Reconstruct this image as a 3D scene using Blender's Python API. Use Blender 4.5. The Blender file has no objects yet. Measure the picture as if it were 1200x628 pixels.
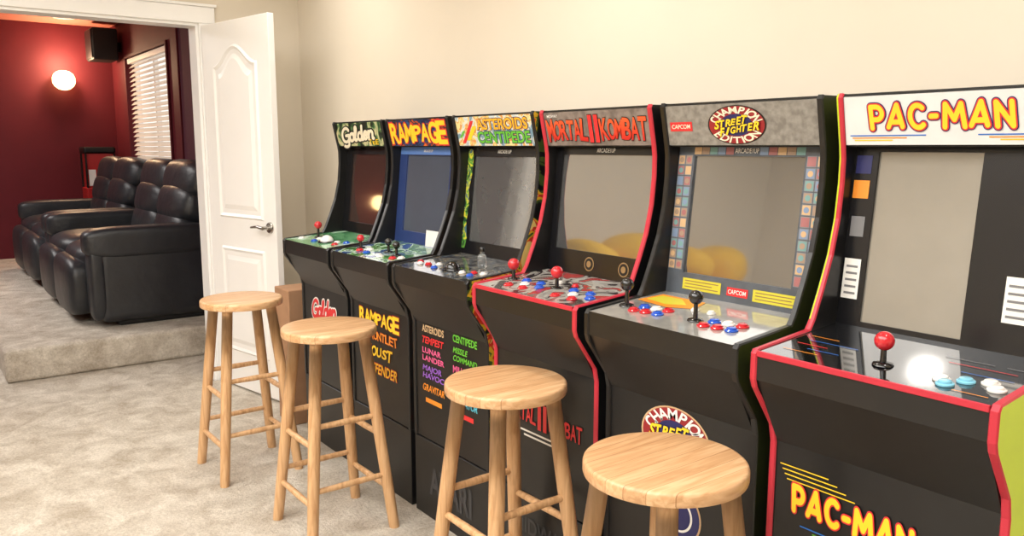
import bpy, bmesh, math, random
from mathutils import Vector, Matrix
random.seed(4)
scene = bpy.context.scene
COL = scene.collection
PI = math.pi

# ------------------------------------------------------------------ materials
def lin(c):
    return tuple(((v/255)/12.92 if v/255 <= .04045 else ((v/255+.055)/1.055)**2.4) for v in c) + (1,)

def mat(name, rgb, rough=.5, metal=0, spec=.5, coat=0, noise=None, bump=None, emis=None, rgb2=None, trans=False, ior=None, glass=0):
    m = bpy.data.materials.new(name); m.use_nodes = True
    nt = m.node_tree; b = nt.nodes['Principled BSDF']
    b.inputs['Roughness'].default_value = rough
    b.inputs['Metallic'].default_value = metal
    b.inputs['Specular IOR Level'].default_value = spec
    if ior: b.inputs['IOR'].default_value = ior
    b.inputs['Transmission Weight'].default_value = glass
    b.inputs['Coat Weight'].default_value = coat
    b.inputs['Coat Roughness'].default_value = .06
    b.inputs['Base Color'].default_value = lin(rgb)
    tc = nt.nodes.new('ShaderNodeTexCoord')
    n = nt.nodes.new('ShaderNodeTexNoise'); n.inputs['Scale'].default_value = noise[0] if noise else 12
    n.inputs['Detail'].default_value = 5
    nt.links.new(tc.outputs['Object'], n.inputs['Vector'])
    r = nt.nodes.new('ShaderNodeValToRGB')
    a = noise[1] if noise else .03
    c = lin(rgb)
    c2 = lin(rgb2) if rgb2 else tuple(min(1, v*(1+a)) for v in c[:3])+(1,)
    c1 = c if rgb2 else tuple(v*(1-a) for v in c[:3])+(1,)
    r.color_ramp.elements[0].position = .35; r.color_ramp.elements[1].position = .65
    r.color_ramp.elements[0].color = c1; r.color_ramp.elements[1].color = c2
    nt.links.new(n.outputs['Fac'], r.inputs['Fac'])
    nt.links.new(r.outputs['Color'], b.inputs['Base Color'])
    if bump:
        n2 = nt.nodes.new('ShaderNodeTexNoise'); n2.inputs['Scale'].default_value = bump[0]; n2.inputs['Detail'].default_value = 6
        nt.links.new(tc.outputs['Object'], n2.inputs['Vector'])
        bp = nt.nodes.new('ShaderNodeBump'); bp.inputs['Strength'].default_value = bump[1]; bp.inputs['Distance'].default_value = bump[2] if len(bump) > 2 else .01
        nt.links.new(n2.outputs['Fac'], bp.inputs['Height']); nt.links.new(bp.outputs['Normal'], b.inputs['Normal'])
    if emis:
        b.inputs['Emission Color'].default_value = lin(emis[0]); b.inputs['Emission Strength'].default_value = emis[1]
    if trans:
        tr = nt.nodes.new('ShaderNodeBsdfTranslucent'); tr.inputs['Color'].default_value = lin(rgb)
        mx = nt.nodes.new('ShaderNodeMixShader'); mx.inputs['Fac'].default_value = .5
        out = nt.nodes['Material Output']
        nt.links.new(b.outputs[0], mx.inputs[1]); nt.links.new(tr.outputs[0], mx.inputs[2]); nt.links.new(mx.outputs[0], out.inputs['Surface'])
    return m

def carpet_mat():
    m = bpy.data.materials.new('carpet'); m.use_nodes = True
    nt = m.node_tree; b = nt.nodes['Principled BSDF']; L = nt.links.new
    b.inputs['Roughness'].default_value = .95; b.inputs['Specular IOR Level'].default_value = .1
    tc = nt.nodes.new('ShaderNodeTexCoord')
    def noise(sc, det, ro=.6, dist=0):
        n = nt.nodes.new('ShaderNodeTexNoise'); n.inputs['Scale'].default_value = sc; n.inputs['Detail'].default_value = det
        n.inputs['Roughness'].default_value = ro; n.inputs['Distortion'].default_value = dist
        L(tc.outputs['Object'], n.inputs['Vector']); return n
    big = noise(6.5, 7, .67, .6); fine = noise(80, 4, .75)
    r = nt.nodes.new('ShaderNodeValToRGB')
    r.color_ramp.elements[0].position = .34; r.color_ramp.elements[0].color = lin((187, 175, 159))
    r.color_ramp.elements[1].position = .64; r.color_ramp.elements[1].color = lin((230, 222, 209))
    L(big.outputs['Fac'], r.inputs['Fac'])
    r2 = nt.nodes.new('ShaderNodeValToRGB')
    r2.color_ramp.elements[0].position = .3; r2.color_ramp.elements[0].color = (.72, .705, .68, 1)
    r2.color_ramp.elements[1].position = .62; r2.color_ramp.elements[1].color = (1, 1, 1, 1)
    L(fine.outputs['Fac'], r2.inputs['Fac'])
    mx = nt.nodes.new('ShaderNodeMixRGB'); mx.blend_type = 'MULTIPLY'; mx.inputs[0].default_value = 1
    L(r.outputs[0], mx.inputs[1]); L(r2.outputs[0], mx.inputs[2]); L(mx.outputs[0], b.inputs['Base Color'])
    bp = nt.nodes.new('ShaderNodeBump'); bp.inputs['Strength'].default_value = .6; bp.inputs['Distance'].default_value = .02
    L(fine.outputs['Fac'], bp.inputs['Height']); L(bp.outputs[0], b.inputs['Normal'])
    return m

def wood_mat(name, light, dark, strip=None):
    m = bpy.data.materials.new(name); m.use_nodes = True
    nt = m.node_tree; b = nt.nodes['Principled BSDF']; L = nt.links.new
    b.inputs['Roughness'].default_value = .4
    b.inputs['Coat Weight'].default_value = .25; b.inputs['Coat Roughness'].default_value = .2
    tc = nt.nodes.new('ShaderNodeTexCoord')
    mp = nt.nodes.new('ShaderNodeMapping')
    mp.inputs['Scale'].default_value = (48, 4, 48) if strip else (45, 45, 3)
    n = nt.nodes.new('ShaderNodeTexNoise'); n.inputs['Scale'].default_value = 1.6; n.inputs['Detail'].default_value = 6; n.inputs['Distortion'].default_value = .8
    L(mp.outputs[0], n.inputs['Vector'])
    r = nt.nodes.new('ShaderNodeValToRGB')
    r.color_ramp.elements[0].position = .32; r.color_ramp.elements[0].color = lin(dark)
    r.color_ramp.elements[1].position = .62; r.color_ramp.elements[1].color = lin(light)
    L(n.outputs['Fac'], r.inputs['Fac'])
    if strip:
        sx = nt.nodes.new('ShaderNodeSeparateXYZ'); L(tc.outputs['Object'], sx.inputs[0])
        mu = nt.nodes.new('ShaderNodeMath'); mu.operation = 'MULTIPLY'; mu.inputs[1].default_value = 1/strip; L(sx.outputs[0], mu.inputs[0])
        fl = nt.nodes.new('ShaderNodeMath'); fl.operation = 'FLOOR'; L(mu.outputs[0], fl.inputs[0])
        fr = nt.nodes.new('ShaderNodeMath'); fr.operation = 'FRACT'; L(mu.outputs[0], fr.inputs[0])
        lt = nt.nodes.new('ShaderNodeMath'); lt.operation = 'LESS_THAN'; lt.inputs[1].default_value = .035; L(fr.outputs[0], lt.inputs[0])
        wn = nt.nodes.new('ShaderNodeTexWhiteNoise'); wn.noise_dimensions = '1D'; L(fl.outputs[0], wn.inputs['W'])
        cb = nt.nodes.new('ShaderNodeCombineXYZ'); mu2 = nt.nodes.new('ShaderNodeMath'); mu2.operation = 'MULTIPLY'; mu2.inputs[1].default_value = 3
        L(wn.outputs['Value'], mu2.inputs[0]); L(mu2.outputs[0], cb.inputs[1])
        va = nt.nodes.new('ShaderNodeVectorMath'); va.operation = 'ADD'; L(tc.outputs['Object'], va.inputs[0]); L(cb.outputs[0], va.inputs[1]); L(va.outputs[0], mp.inputs['Vector'])
        r2 = nt.nodes.new('ShaderNodeValToRGB')
        r2.color_ramp.elements[0].color = (.80, .73, .66, 1); r2.color_ramp.elements[1].color = (1, 1, 1, 1)
        L(wn.outputs['Value'], r2.inputs['Fac'])
        mx = nt.nodes.new('ShaderNodeMixRGB'); mx.blend_type = 'MULTIPLY'; mx.inputs[0].default_value = 1
        L(r.outputs[0], mx.inputs[1]); L(r2.outputs[0], mx.inputs[2])
        mj = nt.nodes.new('ShaderNodeMixRGB'); mj.blend_type = 'MULTIPLY'; mj.inputs[2].default_value = (.64, .53, .43, 1)
        L(lt.outputs[0], mj.inputs[0]); L(mx.outputs[0], mj.inputs[1]); L(mj.outputs[0], b.inputs['Base Color'])
    else:
        L(tc.outputs['Object'], mp.inputs['Vector'])
        L(r.outputs[0], b.inputs['Base Color'])
    return m

def art_mat(name, cols, scale=9, rough=.35):
    m = bpy.data.materials.new(name); m.use_nodes = True
    nt = m.node_tree; b = nt.nodes['Principled BSDF']; L = nt.links.new
    b.inputs['Roughness'].default_value = rough
    tc = nt.nodes.new('ShaderNodeTexCoord')
    n = nt.nodes.new('ShaderNodeTexNoise'); n.inputs['Scale'].default_value = scale; n.inputs['Detail'].default_value = 2.5; n.inputs['Distortion'].default_value = 1.5
    L(tc.outputs['Object'], n.inputs['Vector'])
    r = nt.nodes.new('ShaderNodeValToRGB'); r.color_ramp.interpolation = 'CONSTANT'
    e = r.color_ramp.elements
    k = len(cols)
    e[0].position = 0; e[0].color = lin(cols[0]); e[1].position = .36+.3*(1)/k; e[1].color = lin(cols[1])
    for i in range(2, k):
        x = e.new(.36+.3*i/k); x.color = lin(cols[i])
    L(n.outputs['Fac'], r.inputs['Fac']); L(r.outputs[0], b.inputs['Base Color'])
    return m

M = {}
M['wall'] = mat('beige_paint', (230, 220, 203), .85, spec=.2, noise=(3, .012))
M['ceil'] = mat('ceiling_paint', (242, 239, 233), .9, spec=.2)
M['red'] = mat('wine_red_paint', (96, 26, 36), .6, spec=.3, noise=(4, .06))
M['redbright'] = mat('bright_red_enamel', (176, 40, 40), .35)
M['redceil'] = mat('coral_ceiling_paint', (196, 122, 106), .8, spec=.2)
M['carpet'] = carpet_mat()
M['white'] = mat('white_gloss_paint', (248, 247, 245), .35, noise=(5, .01))
M['chrome'] = mat('brushed_steel', (190, 186, 180), .25, 1)
M['wood'] = wood_mat('stool_leg_wood', (218, 176, 130), (188, 142, 96))
M['seatwood'] = wood_mat('stool_seat_wood', (232, 192, 147), (207, 159, 112), .042)
M['black'] = mat('black_laminate', (22, 22, 23), .34, noise=(30, .1))
M['blackm'] = mat('black_matte', (18, 18, 19), .6)
M['leather'] = mat('black_leather', (40, 42, 46), .40, spec=.55, noise=(6, .15), bump=(12, .22, .025))
M['redtrim'] = mat('red_edge_trim', (192, 44, 62), .35)
M['blacktrim'] = mat('black_edge_trim', (24, 24, 25), .3)
M['lime'] = mat('yellow_green_laminate', (198, 222, 44), .4)
M['stone'] = mat('grey_stone_print', (120, 116, 110), .4, noise=(60, .1), rgb2=(150, 146, 138))
M['stonedark'] = mat('mid_stone_print', (106, 96, 90), .4, noise=(40, .1), rgb2=(140, 128, 120))
M['green_art'] = art_mat('green_forest_print', [(20, 32, 22), (44, 78, 44), (98, 134, 84), (176, 178, 130), (206, 198, 156)], 14)
M['dark_art'] = art_mat('blue_red_print', [(24, 30, 62), (44, 70, 120), (30, 40, 50), (190, 70, 36), (230, 120, 40)], 16)
M['pale_art'] = art_mat('pale_sky_print', [(120, 150, 168), (196, 206, 208), (222, 222, 210), (226, 200, 120), (216, 140, 80), (230, 216, 150)], 18)
M['side_art'] = art_mat('colour_splash_print', [(22, 22, 22), (70, 90, 40), (222, 176, 44), (206, 60, 40), (236, 206, 120)], 9)
M['bez_art'] = art_mat('green_yellow_print', [(30, 60, 40), (90, 150, 60), (210, 200, 60), (70, 110, 120)], 24)
M['white_m'] = mat('marquee_white_print', (226, 225, 224), .35, noise=(18, .03))
M['scr'] = mat('screen_glass', (90, 91, 91), .045, ior=2.8)
M['scr_gloss'] = mat('screen_glass_glossy', (78, 79, 80), .04, ior=3.3)
M['scr_brown'] = mat('screen_glass_brown', (68, 50, 46), .045, ior=2.7)
M['scr_blue'] = mat('screen_glass_blue', (84, 91, 104), .045, ior=2.7)
M['scr_reflection'] = mat('screen_painted_reflection', (138, 134, 125), .06, ior=2.5)  # pale room reflection put into the base colour
M['bez_black'] = mat('bezel_black', (22, 22, 25), .25)
M['bez_blue'] = mat('bezel_blue', (44, 62, 112), .3)
M['bez_slate'] = mat('bezel_slate', (86, 92, 100), .3, noise=(25, .15))
M['pan_silver'] = mat('panel_silver', (160, 158, 152), .12, coat=1, noise=(25, .1))
M['pan_stone'] = art_mat('panel_stone_print', [(58, 50, 50), (150, 146, 140), (172, 168, 160), (112, 102, 98), (164, 60, 58)], 9, .12)
M['pan_black'] = mat('panel_black', (20, 20, 22), .06, coat=1, noise=(25, .1))
M['pan_green'] = art_mat('panel_green_print', [(60, 110, 60), (110, 160, 90), (190, 210, 190), (60, 90, 140)], 12, .12)
M['pan_golf'] = art_mat('panel_golf_print', [(70, 128, 84), (96, 156, 108), (110, 170, 122), (190, 216, 196)], 7, .12)
M['pan_grey'] = art_mat('panel_grey_print', [(50, 50, 54), (92, 90, 88), (70, 84, 96), (128, 118, 100), (60, 60, 62)], 14, .1)
def flat(name, rgb, r=.4): return mat(name, rgb, r)
for nm, c in dict(t_white=(240, 238, 232), t_cream=(240, 230, 204), t_yellow=(250, 208, 44), t_orange=(240, 146, 44), t_red=(222, 48, 52), t_green=(100, 184, 56),
                  t_black=(16, 14, 16), t_blue=(40, 110, 200), t_pink=(230, 96, 146), t_navy=(34, 36, 92), t_crimson=(150, 34, 40), t_cyan=(90, 190, 215),
                  t_gray=(120, 120, 122), t_faint=(58, 58, 61), t_maroon=(104, 30, 34), t_tan=(206, 172, 130), t_bronze=(146, 116, 76), t_label=(206, 196, 60), t_gold=(246, 176, 40),
                  t_purple=(150, 96, 200), t_frame=(128, 132, 138), t_sky=(90, 130, 200),
                  tile_a=(128, 148, 176), tile_b=(164, 140, 120), tile_c=(168, 108, 108), tile_d=(120, 160, 158)).items():
    M[nm] = flat(nm.replace('t_', 'print_'), c)
def shade_mat(name, lo, hi, axis=2, z0=1.39, z1=1.45):
    """letter paint printed as a vertical blend from lo to hi"""
    m = bpy.data.materials.new(name); m.use_nodes = True; nt = m.node_tree; b = nt.nodes['Principled BSDF']; L = nt.links.new
    b.inputs['Roughness'].default_value = .4
    tc = nt.nodes.new('ShaderNodeTexCoord'); s = nt.nodes.new('ShaderNodeSeparateXYZ'); L(tc.outputs['Object'], s.inputs[0])
    mr = nt.nodes.new('ShaderNodeMapRange'); mr.inputs['From Min'].default_value = z0; mr.inputs['From Max'].default_value = z1; L(s.outputs[axis], mr.inputs['Value'])
    r = nt.nodes.new('ShaderNodeValToRGB'); r.color_ramp.elements[0].color = lin(lo); r.color_ramp.elements[1].color = lin(hi)
    L(mr.outputs[0], r.inputs['Fac']); L(r.outputs[0], b.inputs['Base Color']); return m
M['t_flame'] = shade_mat('print_flame', (200, 30, 30), (236, 92, 48))
def plastic(n, c): return mat(n, c, .18, coat=.6)
for nm, c in dict(b_red=(206, 34, 46), b_blue=(36, 90, 200), b_white=(238, 236, 232), b_black=(16, 16, 17), b_cyan=(130, 200, 225), b_yellow=(230, 200, 50)).items():
    M[nm] = plastic(nm.replace('b_', 'plastic_'), c)
M['card'] = mat('cardboard', (170, 130, 98), .8, noise=(10, .08))
M['blind'] = mat('blind_white', (238, 226, 212), .6, trans=True)
M['mauve'] = mat('mauve_fabric', (84, 34, 50), .8)
M['glow'] = mat('sconce_glass', (255, 236, 200), .4, emis=((255, 208, 140), 9))
M['glow2'] = mat('recess_lamp', (255, 236, 200), .4, emis=((255, 214, 160), 6))
M['darkmetal'] = mat('dark_metal', (40, 38, 38), .4, .6)
M['yellow'] = mat('yellow_fabric', (250, 196, 24), .8, noise=(5, .08))
M['clear'] = mat('clear_plastic', (236, 240, 242), .05, ior=1.45, glass=.9)

# ------------------------------------------------------------------ mesh helpers
def link(name, bm, m, parent=None, smooth=False, angle=None):
    bmesh.ops.recalc_face_normals(bm, faces=bm.faces) if smooth != 'keep' else None
    me = bpy.data.meshes.new(name); bm.to_mesh(me); bm.free()
    ms = m if isinstance(m, (list, tuple)) else [m]
    for x in ms: me.materials.append(M[x])
    o = bpy.data.objects.new(name, me); COL.objects.link(o)
    if parent: o.parent = parent
    if smooth is True:
        for p in me.polygons: p.use_smooth = True
        if angle:
            try: me.set_sharp_from_angle(angle=math.radians(angle))
            except Exception: pass
    return o

def box(bm, x0, x1, y0, y1, z0, z1, bev=0, seg=2, mi=0):
    r = bmesh.ops.create_cube(bm, size=1)
    vs = r['verts']
    for v in vs:
        v.co = Vector(((x0+x1)/2+v.co.x*(x1-x0), (y0+y1)/2+v.co.y*(y1-y0), (z0+z1)/2+v.co.z*(z1-z0)))
    fs = set(f for v in vs for f in v.link_faces)
    for f in fs: f.material_index = mi
    if bev:
        es = list(set(e for v in vs for e in v.link_edges))
        bmesh.ops.bevel(bm, geom=es, offset=bev, segments=seg, affect='EDGES', profile=.5)
    return fs

def prism(bm, pts, x0, x1, mi=0):
    a = [bm.verts.new((x0, p[0], p[1])) for p in pts]
    b = [bm.verts.new((x1, p[0], p[1])) for p in pts]
    n = len(pts)
    fs = [bm.faces.new(a), bm.faces.new(b[::-1])]
    for i in range(n):
        fs.append(bm.faces.new((a[i], b[i], b[(i+1) % n], a[(i+1) % n])))
    for f in fs: f.material_index = mi

def tube(bm, p0, p1, r0, r1=None, n=20, flat_rings=False, caps=True, mi=0):
    r1 = r0 if r1 is None else r1
    p0 = Vector(p0); p1 = Vector(p1); d = (p1-p0).normalized()
    if flat_rings: u, w = Vector((1, 0, 0)), Vector((0, 1, 0))
    else:
        u = d.orthogonal().normalized(); w = d.cross(u)
    ra = [bm.verts.new(p0+(u*math.cos(2*PI*i/n)+w*math.sin(2*PI*i/n))*r0) for i in range(n)]
    rb = [bm.verts.new(p1+(u*math.cos(2*PI*i/n)+w*math.sin(2*PI*i/n))*r1) for i in range(n)]
    for i in range(n):
        f = bm.faces.new((ra[i], ra[(i+1) % n], rb[(i+1) % n], rb[i])); f.material_index = mi
    if caps:
        f = bm.faces.new(ra[::-1]); f.material_index = mi
        f = bm.faces.new(rb); f.material_index = mi

def lathe(bm, prof, n=40, c=(0, 0, 0), mi=0, axis='z'):
    rings = []
    for r, z in prof:
        ring = []
        for i in range(n):
            a = 2*PI*i/n
            if axis == 'z': p = (c[0]+r*math.cos(a), c[1]+r*math.sin(a), c[2]+z)
            elif axis == 'y': p = (c[0]+r*math.cos(a), c[1]+z, c[2]+r*math.sin(a))
            else: p = (c[0]+z, c[1]+r*math.cos(a), c[2]+r*math.sin(a))
            ring.append(bm.verts.new(p))
        rings.append(ring)
    for k in range(len(rings)-1):
        for i in range(n):
            f = bm.faces.new((rings[k][i], rings[k][(i+1) % n], rings[k+1][(i+1) % n], rings[k+1][i])); f.material_index = mi
    for ring in (rings[0], rings[-1]):
        f = bm.faces.new(ring); f.material_index = mi

def puff(bm, c, s, e=.35, n=28, rot=None):
    """superellipsoid cushion, centre c, half sizes s"""
    def sp(v, p): return math.copysign(abs(v)**p, v)
    r = bmesh.ops.create_uvsphere(bm, u_segments=n*2, v_segments=n, radius=1)
    for v in r['verts']:
        x, y, z = v.co
        ph = math.asin(max(-1, min(1, z))); th = math.atan2(y, x)
        q = Vector((s[0]*sp(math.cos(ph), e)*sp(math.cos(th), e), s[1]*sp(math.cos(ph), e)*sp(math.sin(th), e), s[2]*sp(math.sin(ph), e)))
        if rot: q = rot @ q
        v.co = Vector(c)+q

def empty(name, loc, label, cat, group=None, rz=0):
    o = bpy.data.objects.new(name, None); COL.objects.link(o)
    o.empty_display_size = .1
    o.location = loc; o.rotation_euler = (0, 0, rz)
    o['label'] = label; o['category'] = cat
    if group: o['group'] = group
    return o
def tag(o, label, cat, group=None):
    o['label'] = label; o['category'] = cat
    if group: o['group'] = group
    return o
def struct(o, label=None, cat=None):
    o['kind'] = 'structure'
    if label: o['label'] = label
    if cat: o['category'] = cat
    return o
def copy_tree(root, loc, label):
    r = root.copy(); COL.objects.link(r); r.location = loc; r['label'] = label
    for ch in list(root.children):
        c = ch.copy(); COL.objects.link(c); c.parent = r
        for g in ch.children:
            d = g.copy(); COL.objects.link(d); d.parent = c
    return r

# ------------------------------------------------------------------ text
_tc = {}
def glyphs(s, offset=0, shear=0):
    k = (s, offset, shear)
    if k in _tc: return _tc[k]
    cu = bpy.data.curves.new('tmp', 'FONT'); cu.body = s; cu.size = 1; cu.offset = offset; cu.shear = shear
    cu.resolution_u = 4; cu.fill_mode = 'FRONT'
    ob = bpy.data.objects.new('tmp', cu); COL.objects.link(ob)
    bpy.context.view_layer.update()
    dg = bpy.context.evaluated_depsgraph_get()
    me = bpy.data.meshes.new_from_object(ob.evaluated_get(dg))
    vs = [(v.co.x, v.co.y) for v in me.vertices]; fs = [tuple(p.vertices) for p in me.polygons]
    bpy.data.objects.remove(ob); bpy.data.curves.remove(cu); bpy.data.meshes.remove(me)
    _tc[k] = (vs, fs); return _tc[k]

def add_text(bm, P, s, cx, cy, w, h, mi=0, o=.0015, bold=.012, shear=0, outline=None, omi=1, tilt=0):
    base, _ = glyphs(s, 0, shear)
    xs = [p[0] for p in base]; ys = [p[1] for p in base]
    bx, by = (min(xs)+max(xs))/2, (min(ys)+max(ys))/2
    sx, sy = w/(max(xs)-min(xs)), h/(max(ys)-min(ys))
    def put(off, oo, m):
        vs, fs = glyphs(s, off, shear)
        V = [bm.verts.new(P(cx+(x-bx)*sx, cy+(y-by)*sy+tilt*(x-bx)*sx, oo)) for x, y in vs]
        for f in fs:
            try:
                q = bm.faces.new([V[i] for i in f]); q.material_index = m
            except ValueError: pass
    if outline: put(outline, o, omi); put(bold, o+.0008, mi)
    else: put(bold, o, mi)

def jag_text(bm, P, s, cx, cy, w, h, mi=0, omi=1, o=.0015, seed=1, amp=.22, outline=.07, bold=.03, tilt=0, lean=0):
    """display lettering: every letter set on its own, with its own height and lean, first and last ones tallest"""
    rd = random.Random(seed); n = len(s); cell = w/n
    for i, ch in enumerate(s):
        base, _ = glyphs(ch, 0, lean)
        xs = [p[0] for p in base]; ys = [p[1] for p in base]
        bx, by = (min(xs)+max(xs))/2, (min(ys)+max(ys))/2
        e = abs((i+.5)/n-.5)*2
        hh = h*(1-amp+amp*e*1.4+rd.uniform(-.05, .05)); ww = cell*(.62 if ch == 'I' else .94)
        sx, sy = ww/(max(xs)-min(xs)), hh/(max(ys)-min(ys)); a = rd.uniform(-.12, .12)
        c, d = math.cos(a), math.sin(a)
        for off, oo, m in ((outline, o+.00003*i, omi), (bold, o+.0008+.00003*i, mi)):
            vs, fs = glyphs(ch, off, lean)
            V = []
            for x, y in vs:
                X, Y = (x-bx)*sx, (y-by)*sy
                ux = -w/2+cell*(i+.5)
                V.append(bm.verts.new(P(cx+ux+X*c-Y*d, cy+X*d+Y*c+tilt*ux, oo)))
            for f in fs:
                try:
                    q = bm.faces.new([V[k] for k in f]); q.material_index = m
                except ValueError: pass

def arc_text(bm, P, s, cx, cy, R, h, a0, a1, mi=0, o=.002, inward=False, bold=.02, sx=1, narrow=1):
    n = len(s); sc = h/.7
    ws = [.45 if ch == 'I' else 1.25 if ch == 'M' else 1 for ch in s]; tot = sum(ws); acc = 0
    for i, ch in enumerate(s):
        a = a0+(a1-a0)*(acc+ws[i]/2)/tot; acc += ws[i]
        vs, fs = glyphs(ch, bold, 0)
        xs = [p[0] for p in vs]; bx = (min(xs)+max(xs))/2
        rot = a-PI/2 if not inward else a+PI/2
        c, d = math.cos(rot), math.sin(rot)
        V = []
        for x, y in vs:
            X, Y = (x-bx)*sc*narrow, (y-.35)*sc
            V.append(bm.verts.new(P(cx+sx*(R*math.cos(a)+X*c-Y*d), cy+R*math.sin(a)+X*d+Y*c, o)))
        for f in fs:
            try:
                q = bm.faces.new([V[k] for k in f]); q.material_index = mi
            except ValueError: pass

def arcpts(cx, cy, rx, ry, a0, a1, n=14):
    return [(cx+rx*math.cos(math.radians(a0+(a1-a0)*i/n)), cy+ry*math.sin(math.radians(a0+(a1-a0)*i/n))) for i in range(n+1)]
ROUND = {'P': (.58, [[(0, 0), (0, 1)], [(0, 1), (.28, 1)]+arcpts(.28, .70, .30, .30, 90, -90)+[(0, .40)]]),
         'A': (.72, [[(0, 0), (.36, 1), (.72, 0)], [(.15, .22), (.57, .22)]]),
         'C': (.66, [arcpts(.38, .5, .38, .5, 50, 310, 24)]),
         '-': (.26, [[(0, .45), (.26, .45)]]),
         'M': (.92, [[(0, 0), (.10, 1), (.46, .32), (.82, 1), (.92, 0)]]),
         'N': (.66, [[(0, 0), (0, 1), (.66, 0), (.66, 1)]]),
         'G': (.80, [arcpts(.46, .5, .46, .52, 40, 325, 26), [(.46, .46), (.82, .46), (.80, -.25)]+arcpts(.5, -.25, .30, .14, 0, -150, 8)]),
         'o': (.46, [arcpts(.24, .28, .23, .28, 90, 450, 20), [(.24, .56), (.5, .52)]]),
         'l': (.26, [[(.0, .1), (.2, .75)]+arcpts(.13, .88, .08, .14, -20, 200, 10)+[(.05, .2)]+arcpts(.16, .12, .11, .12, 180, 330, 8)]),
         'd': (.52, [arcpts(.24, .28, .23, .28, 40, 330, 20), [(.47, 1.02), (.46, .15)]+arcpts(.56, .12, .10, .11, 180, 300, 6)]),
         'e': (.46, [[(.03, .28), (.42, .34)]+arcpts(.24, .30, .20, .27, 20, 320, 20)]),
         'n': (.52, [[(0, .56), (.04, 0)], [(.04, .32)]+arcpts(.26, .34, .20, .22, 160, 0, 12)+[(.46, .1)]+arcpts(.56, .08, .10, .08, 180, 290, 6)]),
         'T': (.66, [[(-.02, .82), (.1, .98), (.72, 1.02)], [(.38, 1.0), (.30, .02), (.18, -.04)]])}
def round_text(bm, P, s, cx, cy, w, h, layers, gap=.36, shear=0, tilt=0, bounce=0):
    """round-ended brush lettering; layers = [(stroke width, height off the surface, material)]"""
    tot = sum(ROUND[c][0] for c in s)+gap*(len(s)-1); sx = w/tot; cnt = 0
    for wd, o, mi in layers:
        x = -tot/2
        for i, c in enumerate(s):
            cw, lines = ROUND[c]; lean = bounce*(1 if i % 2 else -1)
            for ln in lines:
                for k in range(len(ln)-1):
                    (x0, y0), (x1, y1) = ln[k], ln[k+1]
                    a = math.atan2(y1-y0, x1-x0); pts = []
                    for j in range(9): t = a+PI/2+PI*j/8; pts.append((x0+wd/2*math.cos(t), y0+wd/2*math.sin(t)))
                    for j in range(9): t = a-PI/2+PI*j/8; pts.append((x1+wd/2*math.cos(t), y1+wd/2*math.sin(t)))
                    cnt += 1
                    f = bm.faces.new([bm.verts.new(P(cx+(x+px+(shear+lean)*(py-.5))*sx, cy+(py-.5+lean*.35)*h+tilt*(x+px)*sx, o+.000005*(cnt % 80))) for px, py in pts]); f.material_index = mi
            x += cw+gap

def rect(bm, P, u0, v0, u1, v1, o, mi=0, sk=0):
    f = bm.faces.new([bm.verts.new(P(u0, v0, o)), bm.verts.new(P(u1, v0, o)), bm.verts.new(P(u1+sk, v1, o)), bm.verts.new(P(u0+sk, v1, o))]); f.material_index = mi
def disc(bm, P, cx, cy, r, o, mi=0, n=40, sy=1):
    f = bm.faces.new([bm.verts.new(P(cx+r*math.cos(2*PI*i/n), cy+sy*r*math.sin(2*PI*i/n), o)) for i in range(n)]); f.material_index = mi

# ------------------------------------------------------------------ room shell
WY = 2.0; DX = -4.78; FX = -10.0; NX = 2.6; LY = -3.2; CH = 2.7; TCH = 2.66
bm = bmesh.new(); box(bm, FX-.1, NX+.1, LY-.1, WY+.12, -.1, 0)
struct(link('floor', bm, 'carpet'), 'mottled pale grey-beige carpet', 'carpet')
bm = bmesh.new(); box(bm, DX-.06, NX+.1, WY, WY+.12, 0, CH)
struct(link('wall_right', bm, 'wall'), 'plain beige wall behind the cabinets', 'wall')
bm = bmesh.new(); box(bm, DX-.06, NX+.1, LY-.1, LY, 0, CH)
struct(link('wall_left', bm, 'wall'))
bm = bmesh.new(); box(bm, NX, NX+.1, LY, WY, 0, CH)
struct(link('wall_near', bm, 'wall'))
bm = bmesh.new(); box(bm, DX-.12, NX+.1, LY-.1, WY+.12, CH, CH+.1)
struct(link('ceiling', bm, 'ceil'))
OY0, OY1, OZ = -.25, 1.41, 2.05
bm = bmesh.new()
box(bm, DX-.12, DX, OY1, WY, 0, CH); box(bm, DX-.12, DX, LY, OY0, 0, CH); box(bm, DX-.12, DX, OY0, OY1, OZ, CH)
bmesh.ops.recalc_face_normals(bm, faces=bm.faces)
for f in bm.faces:
    if f.normal.x < -.5: f.material_index = 1
struct(link('wall_door', bm, ['wall', 'red']), 'beige wall around the doorway', 'wall')
# theatre shell
wx0, wx1, wz0, wz1 = -9.29, -7.72, 1.17, 2.27
bm = bmesh.new()
box(bm, FX, wx0, WY, WY+.12, 0, TCH); box(bm, wx1, DX-.06, WY, WY+.12, 0, TCH)
box(bm, wx0, wx1, WY, WY+.12, 0, wz0); box(bm, wx0, wx1, WY, WY+.12, wz1, TCH)
struct(link('wall_theatre_window', bm, 'red'), 'wine red wall with the window', 'wall')
bm = bmesh.new(); box(bm, FX-.1, FX, LY-.1, WY+.12, 0, TCH)
struct(link('wall_theatre_far', bm, 'red'), 'wine red wall with the glowing lamp', 'wall')
bm = bmesh.new(); box(bm, FX, DX-.06, LY-.1, LY, 0, TCH)
struct(link('wall_theatre_left', bm, 'red'))
bm = bmesh.new(); box(bm, FX-.1, DX-.12, LY-.1, WY+.12, TCH, TCH+.1)
struct(link('ceiling_theatre', bm, 'redceil'))
bm = bmesh.new(); box(bm, FX, -5.42, .40, WY, 0, .2, .025, 3)
struct(link('carpeted_platform', bm, 'carpet'), 'raised carpeted step under the recliners', 'platform')
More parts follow.
